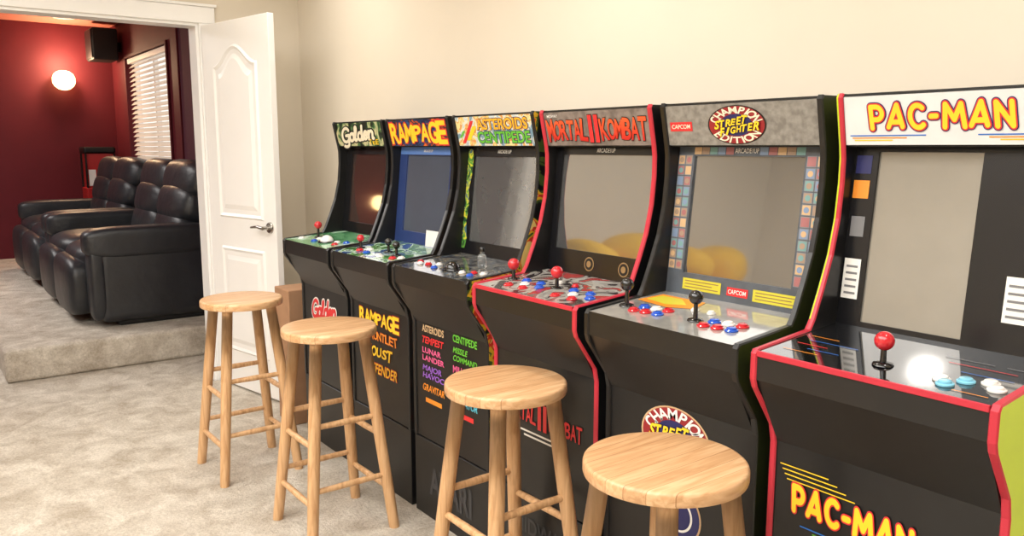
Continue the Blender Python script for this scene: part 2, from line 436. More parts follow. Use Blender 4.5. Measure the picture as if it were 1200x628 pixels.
# trims
bm = bmesh.new()
box(bm, DX, DX+.018, OY1, OY1+.09, 0, OZ, .004); box(bm, DX, DX+.018, OY0-.09, OY0, 0, OZ, .004); box(bm, DX, DX+.02, OY0-.09, OY1+.09, OZ, OZ+.09, .004)
box(bm, DX+.001, DX+.03, OY0-.1, OY1+.1, OZ+.09, OZ+.105, .003)
struct(link('trim_1', bm, 'white'), 'white casing round the doorway', 'door casing')
bm = bmesh.new()
box(bm, DX-.13, DX+.002, OY1-.015, OY1, 0, OZ); box(bm, DX-.13, DX+.002, OY0, OY0+.015, 0, OZ); box(bm, DX-.13, DX+.002, OY0+.015, OY1-.015, OZ-.015, OZ)
struct(link('trim_2', bm, 'white'), 'white door jamb', 'door jamb')
bm = bmesh.new(); box(bm, DX+.02, NX, WY-.015, WY, 0, .1, .004)
struct(link('baseboard_right', bm, 'white'))
bm = bmesh.new(); box(bm, DX, DX+.015, OY1+.092, WY-.016, 0, .1, .004)
struct(link('baseboard_door', bm, 'white'))

# door leaf
def door_loop(x0, x1, z0, z1, rise, n=18):
    pts = [(x0, z0), (x1, z0)]
    for i in range(n+1):
        t = i/n; x = x1+(x0-x1)*t
        s = (.5-.5*math.cos(2*PI*t))
        pts.append((x, z1-rise+rise*s))
    return pts
DW = .68
bm = bmesh.new(); box(bm, 0, DW, 0, .035, .012, 2.035, .002, 1)
door = link('door_1', bm, 'white')
door.location = (DX+.025, 1.418, 0); door.rotation_euler = (0, 0, math.radians(11))
struct(door, 'open white panel door with an arched upper panel', 'door')
for z0, z1, rise in ((.22, .82, 0.0), (.98, 1.91, .10)):
    bm = bmesh.new()
    loops = []
    for ins, yy in ((0, .001), (.012, -.010), (.026, -.002), (.05, -.002), (.075, -.010)):
        loops.append([bm.verts.new((x, yy, z)) for x, z in door_loop(.115+ins, DW-.115-ins, z0+ins, z1-ins, rise)])
    n = len(loops[0])
    for k in range(len(loops)-1):
        for i in range(n):
            bm.faces.new((loops[k][i], loops[k][(i+1) % n], loops[k+1][(i+1) % n], loops[k+1][i]))
    bm.faces.new(loops[-1])
    link('door_panel', bm, 'white', door)
bm = bmesh.new(); hx = DW-.055
lathe(bm, [(.004, -.012), (.026, -.012), (.03, -.006), (.03, .0)], 28, (hx, 0, .95), axis='y')
tube(bm, (hx, -.01, .95), (hx, -.05, .95), .010)
tube(bm, (hx+.007, -.05, .95), (hx-.045, -.052, .956), .010, .009); tube(bm, (hx-.045, -.052, .956), (hx-.115, -.046, .948), .009, .006)
h = link('door_handle', bm, 'chrome', door, True, 40); h['label'] = 'chrome lever handle'

# ------------------------------------------------------------------ stools
def make_stool(loc, label):
    root = empty('bar_stool', loc, label, 'stool', 'round wooden bar stools')
    H = .742
    bm = bmesh.new(); R = .167
    lathe(bm, [(.02, H-.030), (R-.006, H-.030), (R-.0015, H-.0285), (R, H-.024), (R, H-.008), (R-.0012, H-.0035), (R-.004, H-.001), (R-.009, H), (R*.6, H-.0008), (.02, H-.0015)], 80)
    link('seat', bm, 'seatwood', root, True, 50)
    ft, tp, zt = .158, .090, H-.029
    P = lambda sx, sy, z: Vector((sx*(ft+(tp-ft)*z/zt), sy*(ft+(tp-ft)*z/zt), z))
    for sx in (-1, 1):
        for sy in (-1, 1):
            bm = bmesh.new()
            zs = [0, .02, .2, .45, zt-.04, zt]; rs = [.0185, .0195, .0205, .0215, .021, .021]
            for i in range(5): tube(bm, P(sx, sy, zs[i]), P(sx, sy, zs[i+1]), rs[i], rs[i+1], 20, True, caps=(i in (0, 4)))
            bmesh.ops.remove_doubles(bm, verts=bm.verts, dist=1e-5)
            link('leg', bm, 'wood', root, True, 60)
    for z, ax in ((.20, 'y'), (.42, 'y'), (.15, 'x'), (.35, 'x')):
        for s in (-1, 1):
            bm = bmesh.new()
            a, b = (P(s, -1, z), P(s, 1, z)) if ax == 'y' else (P(-1, s, z), P(1, s, z))
            m = (a+b)/2; tube(bm, a, m, .0095, .0115, 14, caps=False); tube(bm, m, b, .0115, .0095, 14, caps=False)
            link('rung', bm, 'wood', root, True, 60)
    return root
st = make_stool((-3.37, 1.112, 0), 'light wood round bar stool closest to the open white door')
for loc, lb in (((-2.643, 1.177, 0), 'light wood round bar stool second from the white door, with carpet around its legs'),
                ((-1.715, 1.271, 0), 'light wood round bar stool in front of the cabinet with red lettering on grey stone'),
                ((-1.068, 1.194, 0), 'light wood round bar stool nearest the camera, its legs cut off by the bottom edge')):
    copy_tree(st, loc, lb)

# ------------------------------------------------------------------ arcade cabinets
YF = 1.393; W = .485; SP = .5166; X6 = -1.0185; TH = .016
FP = [(.083, .302), (.083, .735), (.074, .775), (.006, .872), (.0, .89), (.0, .944), (.006, .952), (.19, .968), (.205, .99), (.235, 1.06), (.262, 1.13),
      (.281, 1.21), (.289, 1.29), (.289, 1.345), (.285, 1.372), (.263, 1.476), (.268, 1.484)]
BACK = [(.555, 1.484), (.555, .302)]
IW = W/2-TH     # inner half width
O = Vector((.288, .973)); UL = .400; UD = Vector((.042, .397)).normalized(); ND = Vector((-UD.y, UD.x))
def PB(u, v, o): return Vector((u, O.x+UD.x*v+ND.x*o, O.y+UD.y*v+ND.y*o))
MO = Vector((.2875, 1.374)); MU = Vector((.2655-.2875, 1.476-1.374)).normalized(); MN = Vector((-MU.y, MU.x))
def PM(u, v, o): return Vector((u, MO.x+MU.x*v+MN.x*o, MO.y+MU.y*v+MN.y*o))
def PF(u, v, o): return Vector((u, .0855-o, v))
def PR(u, v, o): return Vector((u, .083-o, v))
def PT(u, d, o): return Vector((u, d, .9515+(d/.19)*.0150+o))

_bt = {}
def add_button(root, u, d, col, r=.0125):
    key = (col, r)
    if key not in _bt:
        bm = bmesh.new()
        lathe(bm, [(.001, 0), (r*1.25, 0), (r*1.25, .003), (r*1.05, .0045), (r*.9, .0035), (r*.86, .0075), (r*.7, .0085), (.001, .008)], 24)
        o = link('button', bm, col, root, True, 50); _bt[key] = o.data
    else:
        o = bpy.data.objects.new('button', _bt[key]); COL.objects.link(o); o.parent = root
    o.location = PT(u, d, 0); o.rotation_euler = (math.radians(4.5), 0, 0)
    o['label'] = col[2:]+' push button'
def add_stick(root, u, d, col, hgt=.044, r=.0175):
    bm = bmesh.new(); p = PT(u, d, 0)
    lathe(bm, [(.001, 0), (.02, 0), (.018, .004), (.006, .007), (.005, hgt)], 24, p)
    j = link('joystick', bm, 'b_black', root, True, 50)
    bm = bmesh.new(); bmesh.ops.create_uvsphere(bm, u_segments=28, v_segments=16, radius=r)
    for v in bm.verts: v.co += p+Vector((0, 0, hgt+r*.7))
    b = link('ball_top', bm, col, j, True); b['label'] = col[2:]+' ball knob'
def add_trackball(root, u, d, col, r=.03):
    p = PT(u, d, 0); bm = bmesh.new()
    lathe(bm, [(.001, 0), (r*1.35, 0), (r*1.3, .004), (r*1.0, .005), (.001, .005)], 32, p, 0)
    t = link('trackball', bm, 'b_black', root, True, 50)
    bm = bmesh.new(); bmesh.ops.create_uvsphere(bm, u_segments=28, v_segments=16, radius=r)
    for v in bm.verts: v.co += p+Vector((0, 0, .000))
    bmesh.ops.bisect_plane(bm, geom=bm.verts[:]+bm.edges[:]+bm.faces[:], plane_co=p+Vector((0, 0, .004)), plane_no=(0, 0, -1), clear_outer=True)
    link('ball', bm, col, t, True)

def cabinet(i, label, side='black', trim='blacktrim', marquee='stone', bezel='bez_black', screen='scr', panel='pan_black',
            scr=(-.168, .05, .168, .365), front_trim=None, front='black', riser='black'):
    xl = X6-(6-i)*SP
    root = empty('arcade_cabinet', (xl+W/2, YF, 0), label, 'arcade machine', 'arcade cabinets along the beige wall')
    for s in (-1, 1):
        x0, x1 = (-W/2, -W/2+TH) if s < 0 else (W/2-TH, W/2)
        bm = bmesh.new(); prism(bm, FP+BACK, x0, x1)
        bmesh.ops.recalc_face_normals(bm, faces=bm.faces)
        for f in bm.faces:
            if f.normal.x*s > .9: f.material_index = 1
        sp = link('side_panel', bm, ['black', side], root)
        if side == 'lime': sp['label'] = 'side panel with a yellow-green outer face'
        bm = bmesh.new()
        nrm = []
        for k in range(len(FP)):
            a = Vector(FP[max(0, k-1)]); b = Vector(FP[min(len(FP)-1, k+1)]); t = (b-a).normalized(); nrm.append(Vector((-t.y, t.x)))
        e = .0004
        V = []
        lw = .006 if side == 'lime' and s < 0 else .002
        for k, p in enumerate(FP):
            p = Vector(p); q = p+nrm[k]*.0028; r = p-nrm[k]*.0006
            V.append([bm.verts.new((x0-e, r.x, r.y)), bm.verts.new((x0+lw, q.x, q.y)), bm.verts.new((x1-.002, q.x, q.y)), bm.verts.new((x1+e, r.x, r.y))])
        for k in range(len(V)-1):
            for j in range(3):
                fc = bm.faces.new((V[k][j], V[k+1][j], V[k+1][j+1], V[k][j+1]))
                if j == 0 and lw > .005 and k >= 8: fc.material_index = 1
        tr = link('edge_trim', bm, [trim, 'lime'], sp)
        if trim == 'redtrim': tr['label'] = 'red edge trim'
    bm = bmesh.new(); prism(bm, [(.001, .951), (.19, .966), (.30, .9745), (.30, .96), (.012, .936), (.012, .889), (.001, .889)], -IW, IW, 0)
    bmesh.ops.recalc_face_normals(bm, faces=bm.faces)
    for f in bm.faces:
        if f.normal.z < .9: f.material_index = 1
    link('control_panel', bm, [panel, 'black'], root)
    bm = bmesh.new(); prism(bm, [(.003, .8885), (.086, .738), (.096, .742), (.013, .892)], -IW, IW); link('apron', bm, 'black', root)
    bm = bmesh.new(); box(bm, -IW, IW, .0855, .095, .305, .741); fr = link('front_panel', bm, front, root)
    bm = bmesh.new(); prism(bm, [(.2655, 1.476), (.2875, 1.374), (.2955, 1.376), (.2735, 1.478)], -IW, IW); mq = link('marquee', bm, marquee, root)
    bm = bmesh.new(); box(bm, -IW, IW, .268, .553, 1.4775, 1.483)
    link('top_panel', bm, 'black', root)
    bm = bmesh.new(); box(bm, -IW, IW, .2955, .40, 1.370, 1.3755)
    link('speaker_panel', bm, 'blackm', root)
    bm = bmesh.new(); box(bm, -IW, IW, .543, .553, .305, 1.476); link('back_panel', bm, 'blackm', root)
    bm = bmesh.new(); box(bm, -W/2, W/2, .083, .555, 0, .30, .002, 1); rs = link('riser', bm, riser, root)
    # bezel with hole
    bm = bmesh.new(); u0, v0, u1, v1 = scr
    A = [(-IW, -.001), (IW, -.001), (IW, UL), (-IW, UL)]; B = [(u0, v0), (u1, v0), (u1, v1), (u0, v1)]
    va = [bm.verts.new(PB(x, y, 0)) for x, y in A]; vb = [bm.verts.new(PB(x, y, 0)) for x, y in B]; vc = [bm.verts.new(PB(x, y, -.008)) for x, y in B]
    for k in range(4):
        j = (k+1) % 4
        bm.faces.new((va[k], va[j], vb[j], vb[k])); bm.faces.new((vb[k], vb[j], vc[j], vc[k]))
    bz = link('bezel', bm, bezel, root)
    bm = bmesh.new(); rect(bm, PB, u0-.003, v0-.003, u1+.003, v1+.003, -.006)
    link('screen', bm, screen, root)
    if front_trim:
        bm = bmesh.new(); box(bm, -IW, IW, -.0035, .002, .940, .9525, .001, 1); t = link('front_trim', bm, front_trim, root); t['label'] = 'red trim along the control panel'
    return dict(root=root, marquee=mq, front=fr, bezel=bz, riser=rs)

def lettering(parent, build, mats, label=None, name='lettering'):
    bm = bmesh.new(); build(bm)
    o = link(name, bm, mats, parent, 'keep')
    if label: o['label'] = label
    return o

# ---- first: golf
c = cabinet(1, 'black arcade cabinet with a mottled green marquee, closest to the white door', marquee='green_art', panel='pan_golf', screen='scr_brown')
def f(bm):
    round_text(bm, PM, 'Golden', -.01, .056, .31, .060, [(.44, .0012, 1), (.24, .0020, 0)], gap=.14, shear=.22, tilt=.05)
    add_text(bm, PM, 'TEE', .13, .018, .09, .022, 2, bold=.02)
lettering(c['marquee'], f, ['t_cream', 't_black', 't_yellow'])
def f(bm):
    round_text(bm, PF, 'Golden', -.005, .645, .25, .075, [(.42, .0012, 1), (.24, .0020, 0)], gap=.12, shear=.22, tilt=.08)
    round_text(bm, PF, 'Tee', .04, .572, .13, .06, [(.40, .0026, 1), (.22, .0034, 0)], gap=.12, shear=.22, tilt=.08)
lettering(c['front'], f, ['t_red', 't_white'])
add_stick(c['root'], -.12, .12, 'b_red')
for u, d, k in ((-.17, .06, 'b_white'), (-.06, .1, 'b_white'), (-.03, .06, 'b_blue'), (.12, .1, 'b_white'), (.16, .07, 'b_red'), (.17, .12, 'b_blue')): add_button(c['root'], u, d, k)
add_trackball(c['root'], .05, .085, 'b_white')

# ---- second: monsters
c = cabinet(2, 'black arcade cabinet with yellow block lettering on a blue and orange marquee', marquee='dark_art', bezel='bez_blue', panel='pan_green', screen='scr_blue')
def f(bm): jag_text(bm, PM, 'RAMPAGE', 0, .052, .43, .078, 0, 1, seed=3)
lettering(c['marquee'], f, ['t_yellow', 't_red'])
def f(bm):
    jag_text(bm, PF, 'RAMPAGE', 0, .690, .33, .058, 0, 1, seed=3)
    jag_text(bm, PF, 'GAUNTLET', .02, .620, .26, .036, 2, 1, seed=4, amp=.1, outline=.05, bold=.015)
    jag_text(bm, PF, 'JOUST', .0, .555, .22, .042, 0, 1, seed=5, amp=.15, outline=.05, bold=.03, lean=.2)
    add_text(bm, PF, 'DEFENDER', .02, .485, .24, .040, 0, outline=.05, omi=3, bold=.01, shear=.25)
lettering(c['front'], f, ['t_yellow', 't_crimson', 't_orange', 't_red'])
bm = bmesh.new(); rect(bm, PB, -.222, .368, .222, .398, .0006); link('bezel_art', bm, 't_sky', c['bezel'], 'keep')
def f(bm): add_text(bm, PB, 'ARCADE1UP', 0, .383, .07, .011, 0)
lettering(c['bezel'], f, ['t_white'])
for u, d, k in ((-.17, .1, 'b_red'), (.03, .12, 'b_black'), (.13, .1, 'b_black')): add_stick(c['root'], u, d, k, .03, .015)
for u, d, k in ((-.12, .07, 'b_red'), (-.09, .1, 'b_white'), (-.04, .06, 'b_blue'), (.06, .06, 'b_white'), (.09, .05, 'b_white'), (.17, .06, 'b_red'), (.2, .08, 'b_white')): add_button(c['root'], u, d, k)
bm = bmesh.new(); rect(bm, PB, .03, .0, .175, .065, .002)
s = link('paper_card', bm, 't_white', c['root'], 'keep'); s['label'] = 'white paper card at the foot of the screen'

# ---- third: space shooter
c = cabinet(3, 'arcade cabinet with a pale marquee and two columns of coloured titles on its front', side='side_art', marquee='pale_art', bezel='bez_black', panel='pan_grey', scr=(-.185, .05, .19, .365))
def f(bm):
    add_text(bm, PM, 'ASTEROIDS', .055, .076, .29, .036, 0, outline=.07, omi=1, bold=.03)
    add_text(bm, PM, 'CENTIPEDE', .055, .030, .30, .038, 2, outline=.07, omi=1, bold=.03)
    rect(bm, PM, -.2, .01, -.18, .09, .0012, 4, .07); rect(bm, PM, -.17, .02, -.145, .07, .0012, 3, .05); rect(bm, PM, -.215, .03, -.20, .055, .0012, 2, .03)
lettering(c['marquee'], f, ['t_gold', 't_navy', 't_green', 't_yellow', 't_red'])
def f(bm):
    L = [('ASTEROIDS', 't_tan', .72), ('TEMPEST', 't_red', .678), ('LUNAR\nLANDER', 't_pink', .625), ('MAJOR\nHAVOC', 't_purple', .56), ('GRAVITAR', 't_orange', .50)]
    R = [('CENTIPEDE', 't_green', .72), ('MISSILE\nCOMMAND', 't_green', .665), ('MILLIPEDE', 't_pink', .61), ('CRYSTAL\nCASTLES', 't_purple', .557), ('LIBERATOR', 't_cyan', .50)]
    mats = ['t_tan', 't_red', 't_white', 't_pink', 't_orange', 't_green', 't_cyan', 't_purple']
    for cx, S in ((-.105, L), (.1, R)):
        for i, (t, m, z) in enumerate(S):
            two = '\n' in t
            add_text(bm, PF, t, cx, z, .145, .048 if two else .025, mats.index(m), bold=.025, shear=(0, .25, 0, .15, .2)[i])
    for k in range(2): rect(bm, PF, -.16+.2*k, .445, -.05+.2*k, .462, .0015, 4-k*3)
lettering(c['front'], f, ['t_tan', 't_red', 't_white', 't_pink', 't_orange', 't_green', 't_cyan', 't_purple'])
def f(bm): add_text(bm, PR, 'ATARI', 0, .15, .27, .10, 0, bold=.03)
lettering(c['riser'], f, ['t_faint'])
def f(bm): add_text(bm, PB, 'ARCADE1UP', 0, .382, .08, .012, 0)
lettering(c['bezel'], f, ['t_white'])
bm = bmesh.new()
q = bm.faces.new([bm.verts.new(PB(u, v, .001)) for u, v in ((-.2255, .02), (-.205, .02), (-.195, .06), (-.206, .12), (-.196, .18), (-.206, .24), (-.192, .30), (-.19, .36), (-.20, .39), (-.2255, .39))])
link('bezel_art', bm, 'bez_art', c['bezel'], 'keep')
add_trackball(c['root'], .03, .085, 'b_black', .027)
for u, d, k in ((-.19, .09, 'b_red'), (-.16, .07, 'b_white'), (-.12, .08, 'b_red'), (-.08, .1, 'b_white'), (-.05, .06, 'b_blue'), (.11, .07, 'b_white'), (.15, .09, 'b_red'), (.19, .1, 'b_white'), (.17, .06, 'b_blue')): add_button(c['root'], u, d, k, .010)
# little bottle standing on its deck
p = PT(.09, .165, .0006)
bt = empty('bottle', (X6-3*SP+W/2+p.x, YF+p.y, p.z), 'small clear bottle standing on the deck beneath the pale marquee', 'bottle')
bm = bmesh.new(); lathe(bm, [(.001, 0), (.014, 0), (.016, .003), (.016, .034), (.013, .042), (.007, .047), (.007, .054), (.001, .054)], 28); link('body', bm, 'clear', bt, True, 50)
bm = bmesh.new(); lathe(bm, [(.001, .0541), (.0085, .0541), (.0085, .066), (.007, .068), (.001, .068)], 24); link('cap', bm, 'b_black', bt, True, 50)

# ---- fourth: fighter with red trim
c = cabinet(4, 'red-trimmed arcade cabinet with red lettering on a grey stone marquee', trim='redtrim', marquee='stonedark', bezel='bez_black', panel='pan_stone', front_trim='redtrim', screen='scr_gloss', scr=(-.20, .075, .20, .375))
def f(bm):
    jag_text(bm, PM, 'MORTAL', -.122, .048, .188, .062, 0, 1, seed=2, amp=.12, outline=.05, bold=.025)
    jag_text(bm, PM, 'KOMBAT', .122, .048, .188, .062, 0, 1, seed=8, amp=.12, outline=.05, bold=.025)
    add_text(bm, PM, 'II', 0, .051, .036, .076, 2, o=.002, outline=.05, omi=1, bold=.03)
    add_text(bm, PM, 'MIDWAY', -.185, .093, .05, .009, 3)
lettering(c['marquee'], f, ['t_flame', 't_black', 't_red', 't_white'])
def f(bm):
    jag_text(bm, PF, 'MORTAL', -.104, .560, .15, .048, 0, 1, seed=2, amp=.12, outline=.05, bold=.015)
    jag_text(bm, PF, 'KOMBAT', .104, .560, .15, .048, 0, 1, seed=8, amp=.12, outline=.05, bold=.015)
    add_text(bm, PF, 'II', 0, .565, .036, .075, 2, o=.002, outline=.06, omi=1, bold=.03)
    for k in range(2): rect(bm, PF, -.11+.02*k, .503-.014*k, .11-.02*k, .509-.014*k, .001, 3)
lettering(c['front'], f, ['t_red', 't_black', 't_red', 't_white'])
def f(bm):
    add_text(bm, PR, 'MIDWAY', 0, .20, .26, .05, 0, bold=.02)
lettering(c['riser'], f, ['t_faint'])
def f(bm): add_text(bm, PB, 'ARCADE1UP', 0, .388, .08, .012, 0)
lettering(c['bezel'], f, ['t_white'])
for u in (-.03, .12):
    bm = bmesh.new(); disc(bm, PB, u, .038, .022, .001, 0); disc(bm, PB, u, .038, .018, .0016, 1); disc(bm, PB, u, .038, .010, .0022, 0)
    link('round_emblem', bm, ['t_bronze', 't_black'], c['bezel'], 'keep')
for u in (-.19, .02): add_stick(c['root'], u, .12, 'b_red', .034, .0185)
for b0 in (-.13, .09):
    for u, d, k in ((0, .125, 'b_blue'), (0, .055, 'b_red'), (.035, .09, 'b_white'), (.07, .125, 'b_blue'), (.07, .055, 'b_red'), (.105, .09, 'b_blue')): add_button(c['root'], b0+u, d, k)
for u, k in ((-.02, 'b_white'), (.05, 'b_red')): add_button(c['root'], u, .165, k, .009)

# ---- fifth: stone marquee
c = cabinet(5, 'black arcade cabinet with a grey stone marquee bearing an oval red and blue emblem', marquee='stone', bezel='bez_slate', panel='pan_silver', screen='scr_gloss', scr=(-.172, .06, .165, .375))
def emblem(bm, P, cx, cy, R, sx, o=.001):
    disc(bm, P, cx, cy, R*sx, o, 0, sy=1/sx); disc(bm, P, cx, cy, R*.95*sx, o+.0004, 1, sy=1/sx); disc(bm, P, cx, cy, R*.56*sx, o+.0008, 6, sy=1/sx)
    arc_text(bm, P, 'CHAMPION', cx, cy, R*.76, R*.34, PI*.93, PI*.07, 2, o+.002, sx=sx, narrow=.85, bold=.025)
    arc_text(bm, P, 'EDITION', cx, cy, R*.76, R*.33, -PI*.86, -PI*.14, 2, o+.002, True, sx=sx, narrow=.9, bold=.025)
    jag_text(bm, P, 'STREET', cx-.16*R*sx, cy+.15*R, R*1.15*sx, R*.38, 3, 4, o+.003, seed=5, amp=.2, outline=.06, bold=.035, tilt=.14, lean=.3)
    jag_text(bm, P, 'FIGHTER', cx+.12*R*sx, cy-.19*R, R*1.35*sx, R*.38, 3, 4, o+.0045, seed=6, amp=.2, outline=.06, bold=.035, tilt=.14, lean=.3)
def f(bm):
    emblem(bm, PM, 0, .051, .049, 1.8)
    rect(bm, PM, -.215, .038, -.14, .062, .0012, 5); add_text(bm, PM, 'CAPCOM', -.1775, .05, .062, .011, 2, o=.002)
lettering(c['marquee'], f, ['t_black', 't_crimson', 't_cream', 't_yellow', 't_black', 't_red', 't_navy'])
def f(bm):
    emblem(bm, PF, -.0, .656, .080, 1.4)
    cx, cz = .02, .465
    disc(bm, PF, cx, cz, .072, .001, 0); disc(bm, PF, cx, cz, .067, .0014, 6); disc(bm, PF, cx, cz, .045, .0018, 2); disc(bm, PF, cx, cz, .039, .0022, 6)
lettering(c['front'], f, ['t_tan', 't_crimson', 't_white', 't_yellow', 't_black', 't_white', 't_navy'])
def f(bm):
    for s in range(2):
        for k in range(11):
            v = .066+k*.0285
            u0, u1 = ((-.225, -.177), (.170, .224))[s]
            um = (u0+u1)/2
            for (a, b), q in (((u0, um-.0008), 0), ((um+.0008, u1), 1)):
                rect(bm, PB, a, v, b, v+.0265, .001, 0)
                rect(bm, PB, a+.002, v+.002, b-.002, v+.0245, .0014, 1+(k*2+s*3+q*2) % 5)
                disc(bm, PB, (a+b)/2, v+.013, .0075, .0018, 1+(k*3+s+q+2) % 5, 14)
    for u0, u1, v0, v1 in ((-.168, -.04, .016, .046), (.06, .20, .014, .044)):
        rect(bm, PB, u0, v0, u1, v1, .001, 6)
        for j in range(3): rect(bm, PB, u0+.008, v0+.006+j*.008, u1-.008-.02*(j % 2), v0+.0085+j*.008, .0014, 7)
    rect(bm, PB, -.02, .018, .045, .040, .001, 8)
    for k in range(13):
        if k not in (5, 6, 7): rect(bm, PB, -.172+.026*k, .379, -.172+.026*k+.024, .398, .0012, 1+(k*2) % 5)
lettering(c['bezel'], f, ['t_frame', 't_tan', 'tile_a', 'tile_b', 'tile_c', 'tile_d', 't_label', 't_bronze', 't_red'], name='bezel_art')
def f(bm):
    add_text(bm, PB, 'CAPCOM', .0125, .029, .055, .011, 0, o=.0022)
    add_text(bm, PB, 'ARCADE1UP', -.003, .389, .072, .012, 0)
lettering(c['bezel'], f, ['t_white'])
bm = bmesh.new()
q = bm.faces.new([bm.verts.new(PT(u, d, .0006)) for u, d in ((-.215, .165), (-.10, .15), (-.03, .18), (-.05, .245), (-.20, .25))]); q.material_index = 0
q = bm.faces.new([bm.verts.new(PT(u, d, .0010)) for u, d in ((-.20, .185), (-.12, .17), (-.07, .195), (-.12, .235), (-.19, .235))]); q.material_index = 1
link('panel_art', bm, ['t_orange', 't_label'], c['root'], 'keep')
add_stick(c['root'], .04, .10, 'b_black'); add_stick(c['root'], -.19, .10, 'b_black')
for b0 in (-.14, .085):
    for j, (k1, k2) in enumerate((('b_blue', 'b_red'), ('b_white', 'b_red'), ('b_red', 'b_blue'))):
        add_button(c['root'], b0+.037*j, .115+.004*j, k1); add_button(c['root'], b0+.037*j, .075+.004*j, k2)
for u in (-.02, .03): add_button(c['root'], u, .17, 'b_white', .009)

# ---- sixth: maze chase, nearest
c = cabinet(6, 'nearest arcade cabinet, with a white marquee, red edge trim and a yellow-green outer side', trim='redtrim', side='lime', marquee='white_m', bezel='bez_black', panel='pan_black', front_trim='redtrim', screen='scr_reflection', scr=(-.172, .012, .045, .388))  # screen set off-centre to take the shape of the pale reflected patch
def f(bm):
    round_text(bm, PM, 'PAC-MAN', -.026, .060, .276, .045, [(.44, .0012, 1), (.35, .0018, 2), (.23, .0024, 0)], bounce=.07)
    for k, (m, a, b) in enumerate(((3, -.215, -.05), (4, -.21, -.09), (5, -.205, -.12))):
        rect(bm, PM, a, .019-.005*k, b, .0215-.005*k, .001, m); rect(bm, PM, .05+.02*k, .019-.005*k, .215, .0215-.005*k, .001, m)
lettering(c['marquee'], f, ['t_yellow', 't_navy', 't_red', 't_blue', 't_orange', 't_yellow'])
def f(bm):
    for k in range(4):
        rect(bm, PF, -.215+.006*k, .690-.010*k, -.10+.02*k, .6925-.010*k, .001, 0)
    for k, m in enumerate((2, 3, 4, 0)): rect(bm, PF, -.16+.03*k, .565-.008*k, .12+.02*k, .568-.008*k, .001, m)
    for cx, cz, r, m in ((.07, .575, .055, 2), (.10, .56, .036, 5), (-.03, .56, .035, 2)):
        q = bm.faces.new([bm.verts.new(PF(cx+a*r, cz+b*r, .0012+.0003*m)) for a, b in ((-1, 0), (0, -1), (1, 0), (0, 1))]); q.material_index = m
    round_text(bm, PF, 'PAC-MAN', -.048, .624, .255, .052, [(.40, .0035, 1), (.27, .0042, 0)], bounce=.06, tilt=-.02)
lettering(c['front'], f, ['t_yellow', 't_red', 't_blue', 't_green', 't_orange', 't_cyan'])
for u0, u1 in ((-.222, -.183), (.116, .166)):
    bm = bmesh.new(); rect(bm, PB, u0, .06, u1, .15, .001, 0)
    for k in range(5): rect(bm, PB, u0+.006, .07+k*.015, u1-.006, .075+k*.015, .0014, 1)
    link('instruction_card', bm, ['t_white', 't_gray'], c['bezel'], 'keep')
bm = bmesh.new()
for u0, v0, u1, v1, m in ((-.221, .34, -.185, .38, 0), (-.222, .285, -.185, .325, 1), (-.218, .20, -.186, .245, 2)): rect(bm, PB, u0, v0, u1, v1, .001, m)
link('bezel_art', bm, ['t_navy', 't_orange', 't_gray'], c['bezel'], 'keep')
bm = bmesh.new()
for u0, d0, u1, d1, m in ((-.20, .10, -.13, .103, 0), (-.19, .13, -.08, .1325, 1), (-.2, .05, -.12, .0525, 2), (-.205, .16, -.14, .1625, 2), (-.16, .075, -.09, .0775, 1), (.08, .17, .2, .1725, 0), (.12, .13, .21, .1325, 1), (.15, .03, .21, .0325, 2), (.06, .20, .15, .2025, 3), (.17, .20, .21, .2025, 3)): rect(bm, PT, u0, d0, u1, d1, .0008, m)
link('panel_art', bm, ['t_red', 't_blue', 't_orange', 't_gray'], c['root'], 'keep')
add_stick(c['root'], 0, .08, 'b_red', .034, .0185)
for u, d, k in ((.115, .07, 'b_white'), (.13, .05, 'b_cyan'), (.150, .085, 'b_cyan'), (.185, .10, 'b_white'), (.205, .075, 'b_white')): add_button(c['root'], u, d, k)

# ------------------------------------------------------------------ box beside the first cabinet
bm = bmesh.new(); box(bm, -3.92, -3.74, 1.46, 1.72, 0, .68, .004, 1)
bx_ = link('cardboard_box', bm, 'card'); tag(bx_, 'tall brown cardboard box between the white door and the row of cabinets', 'box')

# unseen yellow bean bags and cushions, added for the screens to mirror
def bean_bag(loc, s, label, name='bean_bag', tilt=0):
    root = empty(name, loc, label, 'bean bag' if name == 'bean_bag' else 'cushion', 'unseen yellow bean bags and cushions added for the screen reflections')
    bm = bmesh.new(); puff(bm, (0, 0, 0), s, .8, 24, Matrix.Rotation(math.radians(tilt), 3, 'X') @ Matrix.Rotation(math.radians(tilt*.6), 3, 'Z'))
    zl = min(v.co.z for v in bm.verts)
    for v in bm.verts: v.co.z -= zl
    link('cover', bm, 'yellow', root, True)
for loc, s, lb, nm, tl in (((-4.26, -.80, 0), (.46, .50, .48), 'large unseen yellow bean bag added against the wall beside the doorway', 'bean_bag', 0),
                   ((-4.28, -.58, .955), (.25, .19, .10), 'small unseen yellow cushion added on the bean bag, nearer the doorway', 'cushion', 14),
                   ((-4.28, -1.00, .965), (.27, .20, .15), 'small unseen yellow cushion added on the bean bag, farther from the doorway', 'cushion', -24),
                   ((-4.34, -1.98, 0), (.40, .46, .50), 'large unseen yellow bean bag added in the corner away from the doorway', 'bean_bag', 0),
                   ((-4.38, -1.78, 1.0), (.22, .17, .13), 'small unseen yellow cushion added on the front of the corner bean bag', 'cushion', 20),
                   ((-4.40, -2.18, 1.0), (.24, .18, .17), 'small unseen yellow cushion added on the back of the corner bean bag', 'cushion', -18)): bean_bag(loc, s, lb, nm, tl)

